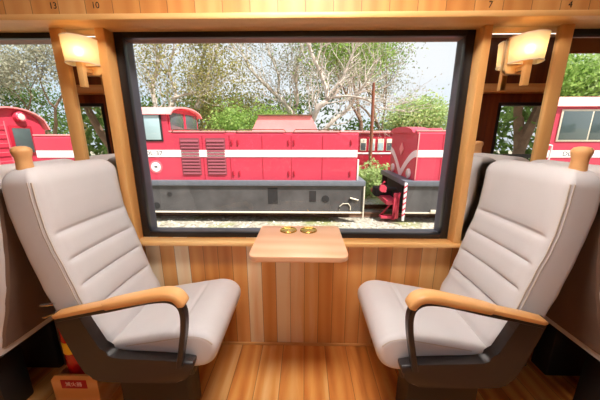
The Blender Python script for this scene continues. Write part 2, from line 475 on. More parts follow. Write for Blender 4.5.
# ceiling: unseen panel added to light the seats, and the aisle light strip
for (y, hx, lab) in ((-0.80, .34, 'unseen square fill light panel added over the two facing seats'), (-1.72, 3.1, 'long ceiling light strip over the aisle')):
    t = thing('ceiling_strip_or_fill', lab, 'light', (0, y, ZC-0.03))
    obj('housing', MB().box(-hx, hx, y-(.17 if hx < 1 else .016), y+(.17 if hx < 1 else .016), ZC-0.022, ZC-0.0005, 0.004), M['whitehouse' if hx < 1 else 'steel'], t)
    obj('diffuser', MB().box(.02-hx, hx-.02, y-(.15 if hx < 1 else .008), y+(.15 if hx < 1 else .008), ZC-0.03, ZC-0.0225), M['strip' if hx < 1 else 'strip2'], t)

# seat numbers
for (txt, u, z) in (('13', -1.056, 1.772), ('10', -0.876, 1.772), ('7', 0.753, 1.762), ('4', 1.073, 1.761)):
    mb = place_text(text_mb(txt, 0.034), FACE_Y(u, -0.1212, z))
    o = obj('seat_number', mb, M['digit'], smooth=False)
    tag(o, 'black seat number %s on the pale wood above the ledge' % txt, 'sign', 'seat numbers above the ledge')

# ------------------------------------------------------------------ chairs
XF = [(.36, -.775), (.418, -.785), (.46, -.792), (.534, -.822), (.59, -.837), (.675, -.858), (.762, -.880), (.85, -.906), (.92, -.920), (1.03, -.928), (1.14, -.930)]
XB = [(.36, -.895), (.45, -.922), (.6, -.974), (.682, -1.000), (.822, -1.030), (.908, -1.045), (.99, -1.056), (1.063, -1.056), (1.14, -1.046)]
CREASE = [.893, .788, .684, .573]
Y0, Y1 = -.502, -.07
def back_mesh(fx):
    m = MB(fx); rings = []
    ztop, zb = 1.138, 0.365; ry = 0.06
    zs = [zb+(ztop-ry-zb)*k/110 for k in range(111)]+[ztop-ry+ry*sin(pi/2*k/12) for k in range(1, 13)]
    nf = 34
    for z in zs:
        t = max(0, (z-(ztop-ry))/ry); e = 1-math.sqrt(max(0, 1-t*t))
        xf, xb = lerp_tab(XF, z), lerp_tab(XB, z)
        ya, yb = Y0, Y1
        rf, rr = 0.020, 0.028
        pts = []
        # front face near -> far
        for k in range(nf+1):
            y = ya+rf+(yb-ya-2*rf)*k/nf
            edge = min(y-ya, yb-y)
            w = sstep(0.014, 0.055, edge)
            d = 9
            for c in CREASE: d = min(d, abs(z-c))
            puff = 0.014*(1-math.exp(-d/0.016))-0.006*math.exp(-(d/0.0045)**2)
            if z > CREASE[0]+0.05: puff = 0.014*(1-math.exp(-(z-CREASE[0])/0.016))
            if z > 1.0: puff *= 1-0.6*sstep(1.0, 1.13, z)
            ridge = 0.010*math.exp(-((edge-0.022)/0.016)**2)
            mid = -0.010*(1-((y-(ya+yb)/2)/((yb-ya)/2))**2)
            pts.append((xf+w*puff+ridge*0.4+mid, y, z))
        for k in range(1, 6):
            a = pi/2*k/6; pts.append((xf-rf+rf*cos(a), yb-rf+rf*sin(a), z))
        pts.append((xf-rf, yb, z))
        for k in range(0, 7):
            a = pi/2*k/6; pts.append((xb+rr-rr*sin(a), yb-rr+rr*cos(a), z))
        for k in range(1, 6): pts.append((xb-0.004*sin(pi*k/6), yb-rr+(ya-yb+2*rr)*k/6, z))
        for k in range(0, 7):
            a = pi/2*k/6; pts.append((xb+rr-rr*cos(a), ya+rr-rr*sin(a), z))
        for k in range(0, 6):
            a = pi/2*k/6; pts.append((xf-rf+rf*sin(a), ya+rf-rf*cos(a), z))
        if e > 0:
            xc, yc = (xf+xb)/2-.004, (ya+yb)/2
            pts = [(xc+(x-xc)*(1-e*0.82), yc+(y-yc)*(1-e*ry/(yb-ya)*1.9), zz) for (x, y, zz) in pts]
        rings.append(pts)
    return m.loft(rings)
CUSH = [(-.80, .425), (-.70, .450), (-.58, .472), (-.50, .487), (-.44, .495), (-.39, .486), (-.357, .458), (-.345, .425), (-.352, .385), (-.375, .350), (-.415, .331), (-.48, .327), (-.62, .333), (-.74, .340), (-.80, .355), (-.815, .39)]
def cushion_mesh(fx):
    m = MB(fx); prof = catmull(CUSH, 9, True); cx, cz = -.58, .41
    rings = []; r = 0.03
    ys = [(Y0+r*(1-cos(pi/2*k/8)), r*(1-sin(pi/2*k/8))) for k in range(9)]
    ys += [(Y0+r+(Y1-Y0-2*r)*k/14, 0) for k in range(1, 14)]
    ys += [(Y1-r*(1-cos(pi/2*k/8)), r*(1-sin(pi/2*k/8))) for k in range(8, -1, -1)]
    n = len(prof)
    for (y, e) in ys:
        ring = []
        for k, (x, z) in enumerate(prof):
            a, b = prof[k-1], prof[(k+1) % n]
            tx, tz = b[0]-a[0], b[1]-a[1]; l = math.hypot(tx, tz) or 1
            nx, nz = tz/l, -tx/l        # inward
            if (cx-x)*nx+(cz-z)*nz < 0: nx, nz = -nx, -nz
            q = e*0.85
            if z > 0.44 and x < -.46: q += 0.006*math.exp(-((x+.515)/.008)**2)*sstep(0, .05, min(y-Y0, Y1-y))
            ring.append((x+nx*q, y, z+nz*q))
        rings.append(ring)
    return m.loft(rings)

def make_chair(fx, x_mid, label, lever=False):
    t = thing('railway_seat', label, 'seat', (fx(-.65), -.28, 0.0), 'reclining carriage seats')
    c = obj('seat_cushion', cushion_mesh(fx), M['seat'], t, angle=60)
    m = MB(fx)
    prof = [p for p in catmull(CUSH, 9, True)]
    line = [(x*0.985-0.0085, Y0+0.004, z-0.017) for (x, z) in prof[8:54]]
    m.tube(line, 0.0028, 6)
    obj('cushion_piping', m, M['seam'], c)
    b = obj('backrest', back_mesh(fx), M['seat'], t, angle=60)
    m = MB(fx)
    zz = [.43+(1.09-.43)*k/40 for k in range(41)]
    m.tube([(lerp_tab(XF, z)-0.004, Y0+0.0035, z) for z in zz], 0.0026, 6)
    m.tube([(lerp_tab(XF, z)-0.016, Y0+0.0005, z) for z in zz], 0.0016, 6)
    obj('backrest_piping', m, M['seam'], b)
    # smooth taupe panel on the rear of the back
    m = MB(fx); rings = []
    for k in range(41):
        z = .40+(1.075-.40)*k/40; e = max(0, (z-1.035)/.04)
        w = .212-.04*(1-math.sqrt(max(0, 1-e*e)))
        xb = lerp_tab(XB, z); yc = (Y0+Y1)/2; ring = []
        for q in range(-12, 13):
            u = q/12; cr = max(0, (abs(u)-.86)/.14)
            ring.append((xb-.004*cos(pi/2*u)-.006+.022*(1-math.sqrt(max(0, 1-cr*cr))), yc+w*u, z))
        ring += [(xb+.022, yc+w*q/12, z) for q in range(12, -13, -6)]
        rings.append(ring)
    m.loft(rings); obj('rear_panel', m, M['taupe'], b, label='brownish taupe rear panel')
    # shell frame on the aisle side: an upswept bracket
    outer = [(-.926, .606), (-.908, .53), (-.886, .45), (-.866, .385), (-.845, .335), (-.815, .316), (-.77, .307), (-.60, .305), (-.50, .308), (-.462, .324), (-.432, .365), (-.424, .404)]
    inner = [(-.476, .409), (-.591, .415), (-.70, .419), (-.738, .427), (-.765, .448), (-.79, .504), (-.812, .56), (-.829, .606)]
    poly = catmull(outer, 3)+catmull(inner, 3)
    m = MB(fx); m.prism(poly, 'y', -.548, -.506, 0.009, 3)
    obj('side_frame', m, M['shell'], t)
    m = MB(fx); m.box(-.80, -.45, -.494, -.075, .285, .33, 0.01)
    obj('seat_pan', m, M['shell'], t)
    m = MB(fx); m.box(-.80, -.50, -.46, -.34, 0.0, .286, 0.010); obj('pedestal', m, M['pedestal'], t)
    m = MB(fx); m.box(-.80, -.58, -.20, -.10, 0.0, .286, 0.010); obj('pedestal', m, M['pedestal'], t)
    # armrest: flat rear board and a swollen front grip
    def bar(path, wid, th):
        mm = MB(fx); rings = []
        for i, p in enumerate(path):
            a, b2 = path[max(i-1, 0)], path[min(i+1, len(path)-1)]
            d = Vector((b2[0]-a[0], 0, b2[1]-a[1])).normalized(); up = Vector((-d.z, 0, d.x))
            w, h = wid[i] if isinstance(wid, list) else wid, th[i] if isinstance(th, list) else th
            ring = []
            for k in range(16):
                a_ = 2*pi*k/16; ca, sa = cos(a_), sin(a_)
                ca = math.copysign(abs(ca)**0.5, ca); sa = math.copysign(abs(sa)**0.5, sa)
                ring.append((p[0]+up.x*sa*h/2, -.55+ca*w/2, p[1]+up.z*sa*h/2))
            rings.append(ring)
        return mm.loft(rings)
    rear = [(-.908, .609), (-.895, .614), (-.85, .625), (-.79, .639), (-.705, .659)]
    obj('armrest_board', bar(rear, [.030, .044, .046, .046, .046], [.010, .020, .022, .022, .022]), M['arm'], t)
    front = catmull([(-.716, .656), (-.64, .674), (-.58, .687), (-.525, .699), (-.482, .704), (-.453, .697), (-.436, .678), (-.431, .662)], 4)
    nfr = len(front)
    obj('armrest_grip', bar(front, [0.052+0.006*sin(pi*k/nfr)-(0.012 if k >= nfr-1 else 0)-(0.02 if k == 0 else 0) for k in range(nfr)], [0.030+0.004*sin(pi*k/nfr)-(0.014 if k >= nfr-1 else 0.005 if k >= nfr-2 else 0) for k in range(nfr)]), M['arm'], t)
    sup = catmull([(-.895, .600), (-.80, .622), (-.70, .643), (-.60, .667), (-.53, .681), (-.478, .682), (-.447, .664), (-.434, .63), (-.437, .57), (-.452, .49), (-.472, .395)], 5)
    m = MB(fx); m.tube([(x, -.55, z) for x, z in sup], 0, flat=(.034, .020))
    obj('arm_support', m, M['steel'], t)
    # turned grab knob at the top corner on the aisle side
    m = MB(fx); m.lathe([(0.0, -.02), (.025, -.02), (.024, .01), (.0225, .03), (.023, .042), (.026, .052), (.0285, .062), (.028, .071), (.023, .078), (.012, .082), (0, .083)], (-.992, -.45, 1.128), 28)
    obj('grab_knob', m, M['knob'], t)
    for k, (z, dz) in enumerate(((.625, .006), (.575, .02))):
        m = MB(fx); m.tube([(-.94, -.515, z+dz), (-.985, -.515, z), (-.995, -.515, z-0.002)], [.005, .005, .004], 8)
        if lever: obj('recline_lever', m, M['chrome'], t)
        else: m.bm.free()
    return t
make_chair(lambda x: x, 0, 'light grey seat left of the table, facing right', True)
make_chair(lambda x: -.058-x, 0, 'light grey seat right of the table, facing left')
make_chair(lambda x: -2.138-x, 0, 'light grey seat cut by the left picture edge, turned away behind the left seat')
make_chair(lambda x: 2.084+x, 0, 'light grey seat cut by the right picture edge, turned away behind the right seat')

for (a, b, yb, lab) in ((-1.285, -.87, -.225, 'black floor box behind the left seat beside the crate'), (.815, 1.235, -.14, 'black floor box behind the right seat')):  # black base boxes between the back-to-back seats
    t = thing('base_box', lab, 'base box', ((a+b)/2, yb/2, 0))
    obj('casing', MB().box(a, b, yb, -.016, 0, .315, .006), M['pedestal'], t)
    m = MB()
    for k in range(5): m.box(a+.05, b-.05, yb-.003, yb-.0002, .05+k*.045, .07+k*.045)
    g = obj('grille', m, M['steel'], t, smooth=False); g['kind'] = 'stuff'
# ------------------------------------------------------------------ table
t = thing('wall_table', 'small pale wood table under the window between the two seats', 'table', (-.025, -.03, ZS))
def rrect(x0, x1, y0, y1, r_front, r_back, n=8):
    p = []
    for (cx, cy, r, a0) in ((x1-r_back, y1-r_back, r_back, 0), (x0+r_back, y1-r_back, r_back, 90), (x0+r_front, y0+r_front, r_front, 180), (x1-r_front, y0+r_front, r_front, 270)):
        for k in range(n+1):
            a = R(a0+90*k/n); p.append((cx+r*cos(a), cy+r*sin(a)))
    return p
m = MB(); m.prism(rrect(-.230, .181, -.392, -.012, .035, .012), 'z', .747, .770, 0.005, 3)
obj('table_top', m, M['table'], t)
m = MB(); m.box(-.16, .11, -.064, -.016, ZS+.0005, .7465, 0.003)
obj('support_block', m, M['trimx'], t)
for x in (-.083, .020):
    m = MB(); m.lathe([(.0, .7712), (.030, .7712), (.034, .7725), (.0375, .7755), (.0415, .7765), (.0435, .7745), (.0440, .7705), (.0, .7703)], (x, -.085, 0), 40)
    obj('cup_holder', m, M['brass'], t, label='brass cup recess ring')

# ------------------------------------------------------------------ wall lamps
def lamp(xc, lab, side):
    t = thing('wall_lamp', lab, 'lamp', (xc, -.047, 1.45), 'wall lamps on the mirrors')
    px = xc-side*0.012
    pw = .055
    pl = rrect(px-pw, px+pw, 1.515, 1.672, .022, .022)
    m = MB(); m.prism(pl, 'y', -.062, -.047, 0.003); obj('backplate', m, M['trimz'], t)
    m = MB(); m.box(px-.011, px+.011, -.118, -.062, 1.520, 1.540, 0.002); m.box(px-.013, px+.013, -.126, -.104, 1.456, 1.560, 0.002)
    obj('arm', m, M['trimz'], t)
    yc, z0, z1 = -.066, 1.555, 1.658
    rings = []
    for (z, r, rin) in ((z0, .064, 0), (z1, .068, 0)):
        ring = [(xc+r*cos(pi+pi*k/28), yc+1.35*r*sin(pi+pi*k/28), z) for k in range(29)]
        rings.append(ring)
    m = MB(); out_ = rings
    nn = 29
    m.loft(rings, closed=True, cap=False)
    s = obj('lamp_shade', m, M['shade'], t)
    for ring, w in ((rings[0], .0045), (rings[1], .0028)):
        m = MB(); m.tube(ring, w*0.6, 6, closed=True); obj('shade_rim', m, M['cream'], s)
    m = MB(); m.lathe([(0, 0), (.011, .0), (.012, .02), (.0, .021)], (px, -.115, 1.560), 14); obj('socket', m, M['brass'], t)
    m = MB(); m.lathe([(0, 0), (.009, .002), (.014, .012), (.017, .022), (.014, .034), (.007, .040), (0, .042)], (px, -.115, 1.578), 18); obj('bulb', m, M['bulb'], t)
    return t
lamp(-1.000, 'lit wall lamp with cream shade on the left mirror', -1)
lamp(.962, 'lit wall lamp with cream shade on the right mirror', 1)

# ------------------------------------------------------------------ extinguisher and crate
t = thing('fire_extinguisher', 'red fire extinguisher with yellow band behind the left seat', 'fire extinguisher', (-1.075, -.345, .012))
c = (-1.075, -.345, 0.0)
m = MB(); m.lathe([(0, .013), (.040, .013), (.043, .02), (.043, .30), (.043, .42), (.040, .455), (.028, .48), (.016, .49), (.016, .495), (0, .496)], c, 32); obj('cylinder', m, M['ext'], t)
m = MB(); m.lathe([(.0432, .275), (.0438, .276), (.0438, .335), (.0432, .336)], c, 32); obj('band', m, M['yellow'], t)
m = MB(); m.lathe([(0, .494), (.017, .494), (.017, .52), (0, .521)], c, 16); m.box(c[0]-.012, c[0]+.06, c[1]-.008, c[1]+.008, .52, .53, .002); m.box(c[0]-.012, c[0]+.065, c[1]-.006, c[1]+.006, .538, .546, .002)
obj('valve_handle', m, M['steel'], t)
m = MB(); m.tube(catmull([(c[0]-.015, c[1], .51), (c[0]-.045, c[1]-.005, .49), (c[0]-.055, c[1]-.005, .36), (c[0]-.054, c[1]-.005, .2)], 6), .007, 8); obj('hose', m, M['steel'], t)
t = thing('extinguisher_crate', 'small wooden crate with red sign holding the fire extinguisher', 'crate', (-1.05, -.345, 0))
x0, x1, ya, yb = -1.155, -.943, -.415, -.275
m = MB()
m.prism([(x0, 0), (x1, 0), (x1, .160), (x1-.022, .188), (x0+.022, .188), (x0, .160)], 'y', ya, ya+.012, .0015)
obj('front_panel', m, M['boxw'], t)
m = MB(); m.box(x0, x1, yb-.012, yb, 0, .215); m.box(x0, x0+.012, ya+.012, yb-.012, 0, .165); m.box(x1-.012, x1, ya+.012, yb-.012, 0, .165); m.box(x0+.012, x1-.012, ya+.012, yb-.012, 0, .012)
obj('crate_body', m, M['boxw'], t, smooth=False)
m = MB(); m.box(-1.108, -.990, ya-.0025, ya-.0004, .120, .166, .0006); sg = obj('sign', m, M['sign'], t, label='red sign with white characters')
mb = place_text(text_mb('滅火器', .026), FACE_Y(-1.049, ya-.0032, .143)); obj('lettering', mb, M['signtxt'], sg, smooth=False)

# ------------------------------------------------------------------ outside
ZG = -1.10
rng = random.Random(7)
m = MB(); m.box(-60, 60, -40, 60, ZG-.3, ZG); o = obj('ground', m, M['ground']); struct(o, 'pale gravel and dry grass ground beside the tracks', 'ground')
qs = MB()
for k in range(2600):
    x, y = rng.uniform(-9, 9), rng.uniform(3.2, 8.0); r = rng.uniform(.018, .05)
    if min(abs(y-6.10), abs(y-7.0)) < .12: continue
    p = [(x+r*cos(a)*rng.uniform(.7, 1.2), y+r*sin(a)*rng.uniform(.7, 1.2), ZG-.002) for a in (0, 1.26, 2.5, 3.8, 5.0)]
    qs.add(p+[(x, y, ZG+r*rng.uniform(.5, 1.0))], [(0, 1, 5), (1, 2, 5), (2, 3, 5), (3, 4, 5), (4, 0, 5)])
qs.recalc = False
o = obj('ballast', qs, M['stone'], smooth=False); tag(o, 'loose pale ballast stones along the locomotive track', 'gravel', kind='stuff')
def rail(y, lab):
    m = MB(); m.prism([(y-.04, ZG+.02), (y+.04, ZG+.02), (y+.012, ZG+.05), (y+.03, ZG+.12), (y+.03, ZG+.15), (y-.03, ZG+.15), (y-.03, ZG+.12), (y-.012, ZG+.05)], 'x', -16, 16)
    o = obj('rail', m, M['rust'], smooth=False); tag(o, lab, 'rail')
rail(6.10, 'nearer rusty rail under the red locomotives'); rail(7.0, 'farther rusty rail under the red locomotives')

YN, YF = 5.6, 7.6
def disc_wheel(x, y, r, parent, hub=True):
    m = MB(); m.lathe([(0, -.05), (r*.35, -.06), (r*.4, -.03), (r*.82, -.02), (r*.9, -.05), (r, -.05), (r*1.0, .05), (r*1.08, .06), (r*1.08, .08), (0, .08)], (x, y, ZG+.156+r), 28, 'y')
    return obj('wheel', m, M['udark'], parent)
def arch(y0, y1, zs, zt, n=16):
    """barrel roof outline in (y,z)"""
    return [(y0+(y1-y0)*k/n, zs+(zt-zs)*math.sqrt(max(0, 1-(2*k/n-1)**2))**1.0) for k in range(n+1)]
def cab(parent, x0, x1, zf, zs, zt, win, mat=None):
    """body box with arched ends, roof with overhang, side panes; win = list of (x0,x1,z0,z1,glass)"""
    poly = [(YN, zf)]+[(YN, zs)]+[p for p in arch(YN+.05, YF-.05, zs, zt)]+[(YF, zs), (YF, zf)]
    m = MB(); m.prism(poly, 'x', x0, x1); b = obj('cab', m, mat or M['red'], parent, angle=30)
    ro = [p for p in arch(YN-.08, YF+.08, zs-.02, zt+.03)]; ri = [p for p in arch(YN-.03, YF+.03, zs-.025, zt-.01)][::-1]
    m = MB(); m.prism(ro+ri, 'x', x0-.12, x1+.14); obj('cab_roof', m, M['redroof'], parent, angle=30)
    for (a, c, z0, z1, gl) in win:
        m = MB()
        fr = .045
        m.box(a-fr, c+fr, YN-.025, YN-.002, z0-fr, z1+fr, .012); m.box
        w = obj('side_window', m, M['cream'] if parent is not A else M['udark'], parent)
        m = MB(); m.box(a, (a+c)/2-.02, YN-.032, YN-.0255, z0, z1, .003); m.box((a+c)/2+.02, c, YN-.032, YN-.0255, z0, z1, .003); obj('pane', m, gl, w)
    return b
def stripe(parent, x0, x1, z0=.68, z1=.86):
    m = MB(); m.box(x0, x1, YN-.014, YN-.004, z0, z1); return obj('stripe', m, M['white'], parent, smooth=False)
def handle(parent, x, z):
    m = MB(); m.box(x-.02, x+.02, YN-.025, YN-.005, z-.07, z+.07, .008); return obj('hinge', m, M['reddk'], parent)
def underframe(parent, x0, x1):
    m = MB(); m.box(x0, x1, YN-.12, YF+.12, -.06, .075, .01); obj('deck', m, M['deck'], parent)
    m = MB(); m.box(x0+.03, x1-.03, YN-.06, YN-.02, -.77, -.06); m.box(x0+.03, x1-.03, YF+.02, YF+.06, -.77, -.06)
    vf = obj('side_plate', m, M['uframe'], parent, smooth=False)
    m = MB(); m.box(x0+.03, x1-.03, YN-.075, YN-.005, -.815, -.77, .004); obj('plate_edge', m, M['cream'], parent)
    m = MB(); m.box(x0+.1, x1-.1, YN+.3, YF-.3, -.75, -.06); obj('chassis', m, M['udark'], parent)
    return vf

# -- locomotive A (middle)
A = thing('locomotive', 'red and white diesel locomotive filling the middle window', 'locomotive', (-2.8, 6.6, ZG))
underframe(A, -7.3, 1.58)
cab(A, -4.78, -3.50, .075, 1.76, 1.96, [(-4.50, -3.68, 1.12, 1.72, M['pane'])])
# cab end windows looking over the right hood
for (ya, yb) in ((YN+.12, YN+.90), (YN+1.06, YF-.14)):
    m = MB(); m.box(-3.50, -3.478, ya-.05, yb+.05, 1.32, 1.86, .01); w = obj('end_window', m, M['red'], A)
    m = MB(); m.box(-3.4775, -3.470, ya, yb, 1.37, 1.80, .01); obj('pane', m, M['panedk'], w)
def hood(parent, x0, x1, zt=1.31):
    m = MB(); m.prism([(YN, .075), (YN, zt-.06), (YN+.07, zt), (YF-.07, zt), (YF, zt-.06), (YF, .075)], 'x', x0, x1, 0.0); h = obj('hood', m, M['red'], parent, angle=30)
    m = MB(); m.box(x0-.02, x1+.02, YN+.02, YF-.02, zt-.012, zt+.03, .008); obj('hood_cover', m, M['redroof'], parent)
    return h
hood(A, -3.50, 1.36); hood(A, -7.05, -4.78, 1.22)
stripe(A, -4.77, 1.35); stripe(A, -7.04, -4.79, .66, .84)
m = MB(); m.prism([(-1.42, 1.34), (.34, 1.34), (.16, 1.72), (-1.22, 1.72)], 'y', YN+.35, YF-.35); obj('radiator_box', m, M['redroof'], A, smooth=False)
m = MB(); m.box(-1.25, .19, YN+.30, YF-.30, 1.72, 1.755, .005); obj('radiator_cover', m, M['rust'], A)
for (a, b) in ((-3.22, -2.72), (-2.55, -2.05)):
    m = MB(); m.box(a, b, YN-.012, YN-.003, .22, 1.16); p = obj('louvre', m, M['louvre'], A, smooth=False)
    m = MB()
    for k in range(11):
        z = .24+k*.083
        m.prism([(YN-.012, z), (YN-.035, z-.012), (YN-.035, z+.004), (YN-.012, z+.045)], 'x', a+.02, b-.02)
    obj('slats', m, M['louvre'], p, smooth=False)
for x in (-1.88, -1.72, -.42, -.28, 1.18):
    for z in (.25, 1.05): handle(A, x, z)
for x in (-2.64, -1.94, -1.1, -.35, .45):
    m = MB(); m.box(x-.008, x+.008, YN-.006, YN-.002, .1, 1.22); obj('door_seam', m, M['reddk'], A, smooth=False)
m = MB()
for (a, b) in ((-3.4, -2.0), (-1.75, -.48), (-.3, .9)):
    m.tube([(a, YN-.02, 1.30), (a+.06, YN-.02, 1.37), (b-.06, YN-.02, 1.37), (b, YN-.02, 1.30)], .012, 6)
obj('handrail', m, M['rust'], A)
m = MB(); m.lathe([(0, -.012), (.17, -.012), (.17, -.002), (0, -.002)], (-3.92, YN, .42), 32, 'y'); e = obj('emblem', m, M['pink'], A, label='pale round emblem')
m = MB(); m.lathe([(.10, -.016), (.125, -.016), (.125, -.0125), (.10, -.0125)], (-3.92, YN, .42), 32, 'y'); m.box(-3.96, -3.88, YN-.016, YN-.0125, .40, .44); obj('emblem_mark', m, M['white'], e)
mb = place_text(text_mb('DL-37', .15, 1.2), FACE_Y(-3.93, YN-.0152, .77)); obj('lettering', mb, M['uframe'], A, smooth=False)
for k, (x, z, r) in enumerate(((-3.62, -.30, .06), (-4.0, -.62, .09), (.55, -.42, .10), (1.2, -.48, .05))):
    m = MB(); m.lathe([(0, -.012), (r, -.012), (r, 0), (0, 0)], (x, YN-.06, z), 18, 'y'); obj('plate_hole', m, M['udark'], A)
for (a, b, c, d) in ((-.98, -.72, -.56, -.12), (.12, .3, -.5, -.2)):
    m = MB(); m.box(a, b, YN-.068, YN-.058, c, d); obj('plate_opening', m, M['udark'], A, smooth=False)
m = MB()
for a in range(1): m.tube([(.93, YN-.08, -.72), (.93, YN-.08, -.62), (1.02, YN-.08, -.54), (1.16, YN-.08, -.54), (1.22, YN-.08, -.62), (1.22, YN-.08, -.72)], .012, 6)
m.tube([(1.56, YN-.1, .06), (1.56, YN-.1, -.95)], .018, 6)
m.tube([(1.20, YN-.09, -.38), (1.42, YN-.09, -.44)], .02, 6)
obj('step_rail', m, M['cream'], A)
for x in (-6.2, -4.6, -3.0, -1.2, .5):
    disc_wheel(x, YN+.5, .36, A)
m = MB(); m.box(1.58, 1.78, 6.3, 6.9, -.5, -.2, .03); obj('coupler', m, M['udark'], A)
m = MB(); m.box(1.36, 1.40, YN-.02, YN+.12, .08, .62, .01); obj('corner_rail', m, M['white'], A)

# -- locomotive B (right)
B = thing('locomotive', 'red locomotive with white chevron nose seen right of the gap', 'locomotive', (6.0, 6.6, ZG))
XB0 = 2.84
underframe(B, XB0-.25, 10.4)
hood(B, XB0, 6.05, 1.33)
stripe(B, XB0, 10.2)
cab(B, 5.95, 8.3, .075, 1.93, 2.2, [(6.32, 7.75, 1.12, 1.80, M['panedk'])])
m = MB(); m.prism([(YN, .1), (YN, .72), (YF, .72), (YF, .1)], 'x', 8.3, 10.2); obj('rear_hood', m, M['red'], B)
# chevron on the nose, running round from the side stripe
ch = []; lo_ = []
for k in range(21):
    y = YN+(YF-YN)*k/20; q = abs(y-6.6)/1.0
    top = .86-.62*(1-min(1, q))**1.5
    th = .18+.10*(1-q)**2
    ch.append((y, top)); lo_.append((y, top-th))
m = MB(); m.prism(ch+lo_[::-1], 'x', XB0-.012, XB0-.003); obj('chevron', m, M['white'], B, smooth=False)
for y in (YN+.34, YF-.34):
    m = MB(); m.lathe([(0, -.05), (.10, -.05), (.13, -.03), (.13, 0), (0, 0)], (XB0, y, .22), 24, 'x'); h = obj('headlight', m, M['white'], B)
    m = MB(); m.lathe([(0, -.058), (.075, -.058), (.09, -.0505), (0, -.0505)], (XB0, y, .22), 20, 'x'); obj('lens', m, M['lens'], h)
m = MB(); m.prism([(6.6-.16, .84), (6.6, 1.02), (6.6+.16, .84), (6.6, .66)], 'x', XB0-.03, XB0-.002); obj('nose_badge', m, M['redroof'], B, smooth=False)
m = MB(); m.prism(arch(YN+.05, YF-.05, 1.30, 1.46), 'x', XB0-.10, XB0+.35); obj('nose_visor', m, M['red'], B, angle=30)
m = MB(); m.box(XB0+.02, XB0+.05, YN-.03, YN-.002, .1, 1.3, .01); obj('corner_rail', m, M['redroof'], B)
for x in (3.9, 5.2):
    for z in (.3, 1.0): handle(B, x, z)
for x in (3.5, 4.4, 5.1):
    m = MB(); m.box(x-.008, x+.008, YN-.006, YN-.002, .1, 1.25); obj('door_seam', m, M['reddk'], B, smooth=False)
m = MB(); m.box(3.3, 3.8, 6.3, 6.9, 1.34, 1.42, .03); obj('roof_vent', m, M['red'], B)
m = MB(); m.tube([(6.17, YN-.05, .55), (6.17, YN-.07, .9), (6.17, YN-.07, .98), (6.05, YN-.05, 1.0)], .02, 8); obj('grab_rail', m, M['white'], B)
mb = place_text(text_mb('DL-40', .15, 1.2), FACE_Y(6.75, YN-.0152, .77)); obj('lettering', mb, M['uframe'], B, smooth=False)
for x in (3.7, 5.3, 7.5, 9.0): disc_wheel(x, YN+.5, .36, B)
# buffer beam post with candy stripes and the red plough frame
m = MB(); m.box(XB0-.265, XB0-.205, YN-.19, YN-.13, -.98, .04, .005); pp = obj('striped_post', m, M['white'], B)
m = MB()
for k in range(6):
    z = -.86+k*.15; m.prism([(XB0-.267, z), (XB0-.203, z+.06), (XB0-.203, z+.115), (XB0-.267, z+.055)], 'y', YN-.193, YN-.128)
obj('red_stripes', m, M['red'], pp, smooth=False)
m = MB()
tri = [(XB0-.30, YN+.02, -.26), (XB0-.42, YN+.02, -1.0), (XB0-.72, YN+.25, -.98)]
m.tube(tri+[tri[0]], .035, 6)
m.add([(XB0-.31, YN+.03, -.30), (XB0-.62, YN+.25, -.9), (XB0-.72, YN+.27, -.98), (XB0-.40, YN+.05, -.42)], [(0, 1, 2, 3)])
m.box(XB0-.44, XB0-.28, YN+.05, YN+.11, -1.0, -.28, .01)
m.box(XB0-.74, XB0-.40, YN+.06, YN+.30, -1.0, -.93, .01)
m.box(XB0-.62, XB0-.30, YN+.10, YN+1.9, -.62, -.50, .02)
obj('plough_frame', m, M['red'], B)
m = MB(); m.lathe([(0, -.32), (.10, -.32), (.12, -.29), (.05, -.27), (.05, 0), (0, 0)], (XB0-.25, 6.1, -.25), 20, 'x'); m.box(XB0-.75, XB0-.25, 6.4, 6.8, -.55, -.28, .04)
obj('coupler', m, M['udark'], B)
m = MB(); m.tube([(XB0-.6, YN+.3, -.30), (XB0-.75, YN+.35, -.12), (XB0-.62, YN+.38, -.02)], .03, 6); m.lathe([(0, -.03), (.1, -.03), (.1, .03), (0, .03)], (XB0-.68, YN+.3, -.2), 14, 'y'); obj('brake_valve', m, M['red'], B)
m = MB(); m.box(3.35, 3.95, YN-.10, YN-.07, -.80, -.70, .005); obj('step_board', m, M['cream'], B)

# -- locomotive C (left)
Cc = thing('locomotive', 'red locomotive with headlight and ladder at the left picture edge', 'locomotive', (-10.8, 6.6, ZG))
underframe(Cc, -13.2, -8.5)
cab(Cc, -10.4, -8.62, .075, 1.42, 2.0, [])
m = MB(); m.prism([(YN, .1), (YN, 1.3), (YF, 1.3), (YF, .1)], 'x', -13.0, -10.4); obj('hood', m, M['red'], Cc)
m = MB(); m.box(-8.62, -8.59, 6.48, 7.16, .62, 1.50, .02); w = obj('end_window', m, M['reddk'], Cc)
m = MB(); m.box(-8.5895, -8.58, 6.56, 7.08, .70, 1.43, .01); obj('pane', m, M['panedk'], w)
m = MB(); m.lathe([(0, 0), (.15, 0), (.15, .12), (.12, .15), (.10, .13), (0, .12)], (-8.62, 6.82, 1.76), 24, 'x'); h = obj('headlight', m, M['red'], Cc)
m = MB(); m.lathe([(0, .121), (.105, .131), (.09, .15), (0, .158)], (-8.62, 6.82, 1.76), 20, 'x'); obj('lens', m, M['lens'], h)
m = MB()
for y in (5.98, 6.34): m.tube([(-8.54, y, .1), (-8.54, y, 1.62)], .016, 6)
for k in range(6): m.tube([(-8.54, 5.98, .25+k*.25), (-8.54, 6.34, .25+k*.25)], .012, 6)
obj('ladder', m, M['pink'], Cc)
for x in (-12.4, -10.8, -9.2): disc_wheel(x, YN+.5, .36, Cc)

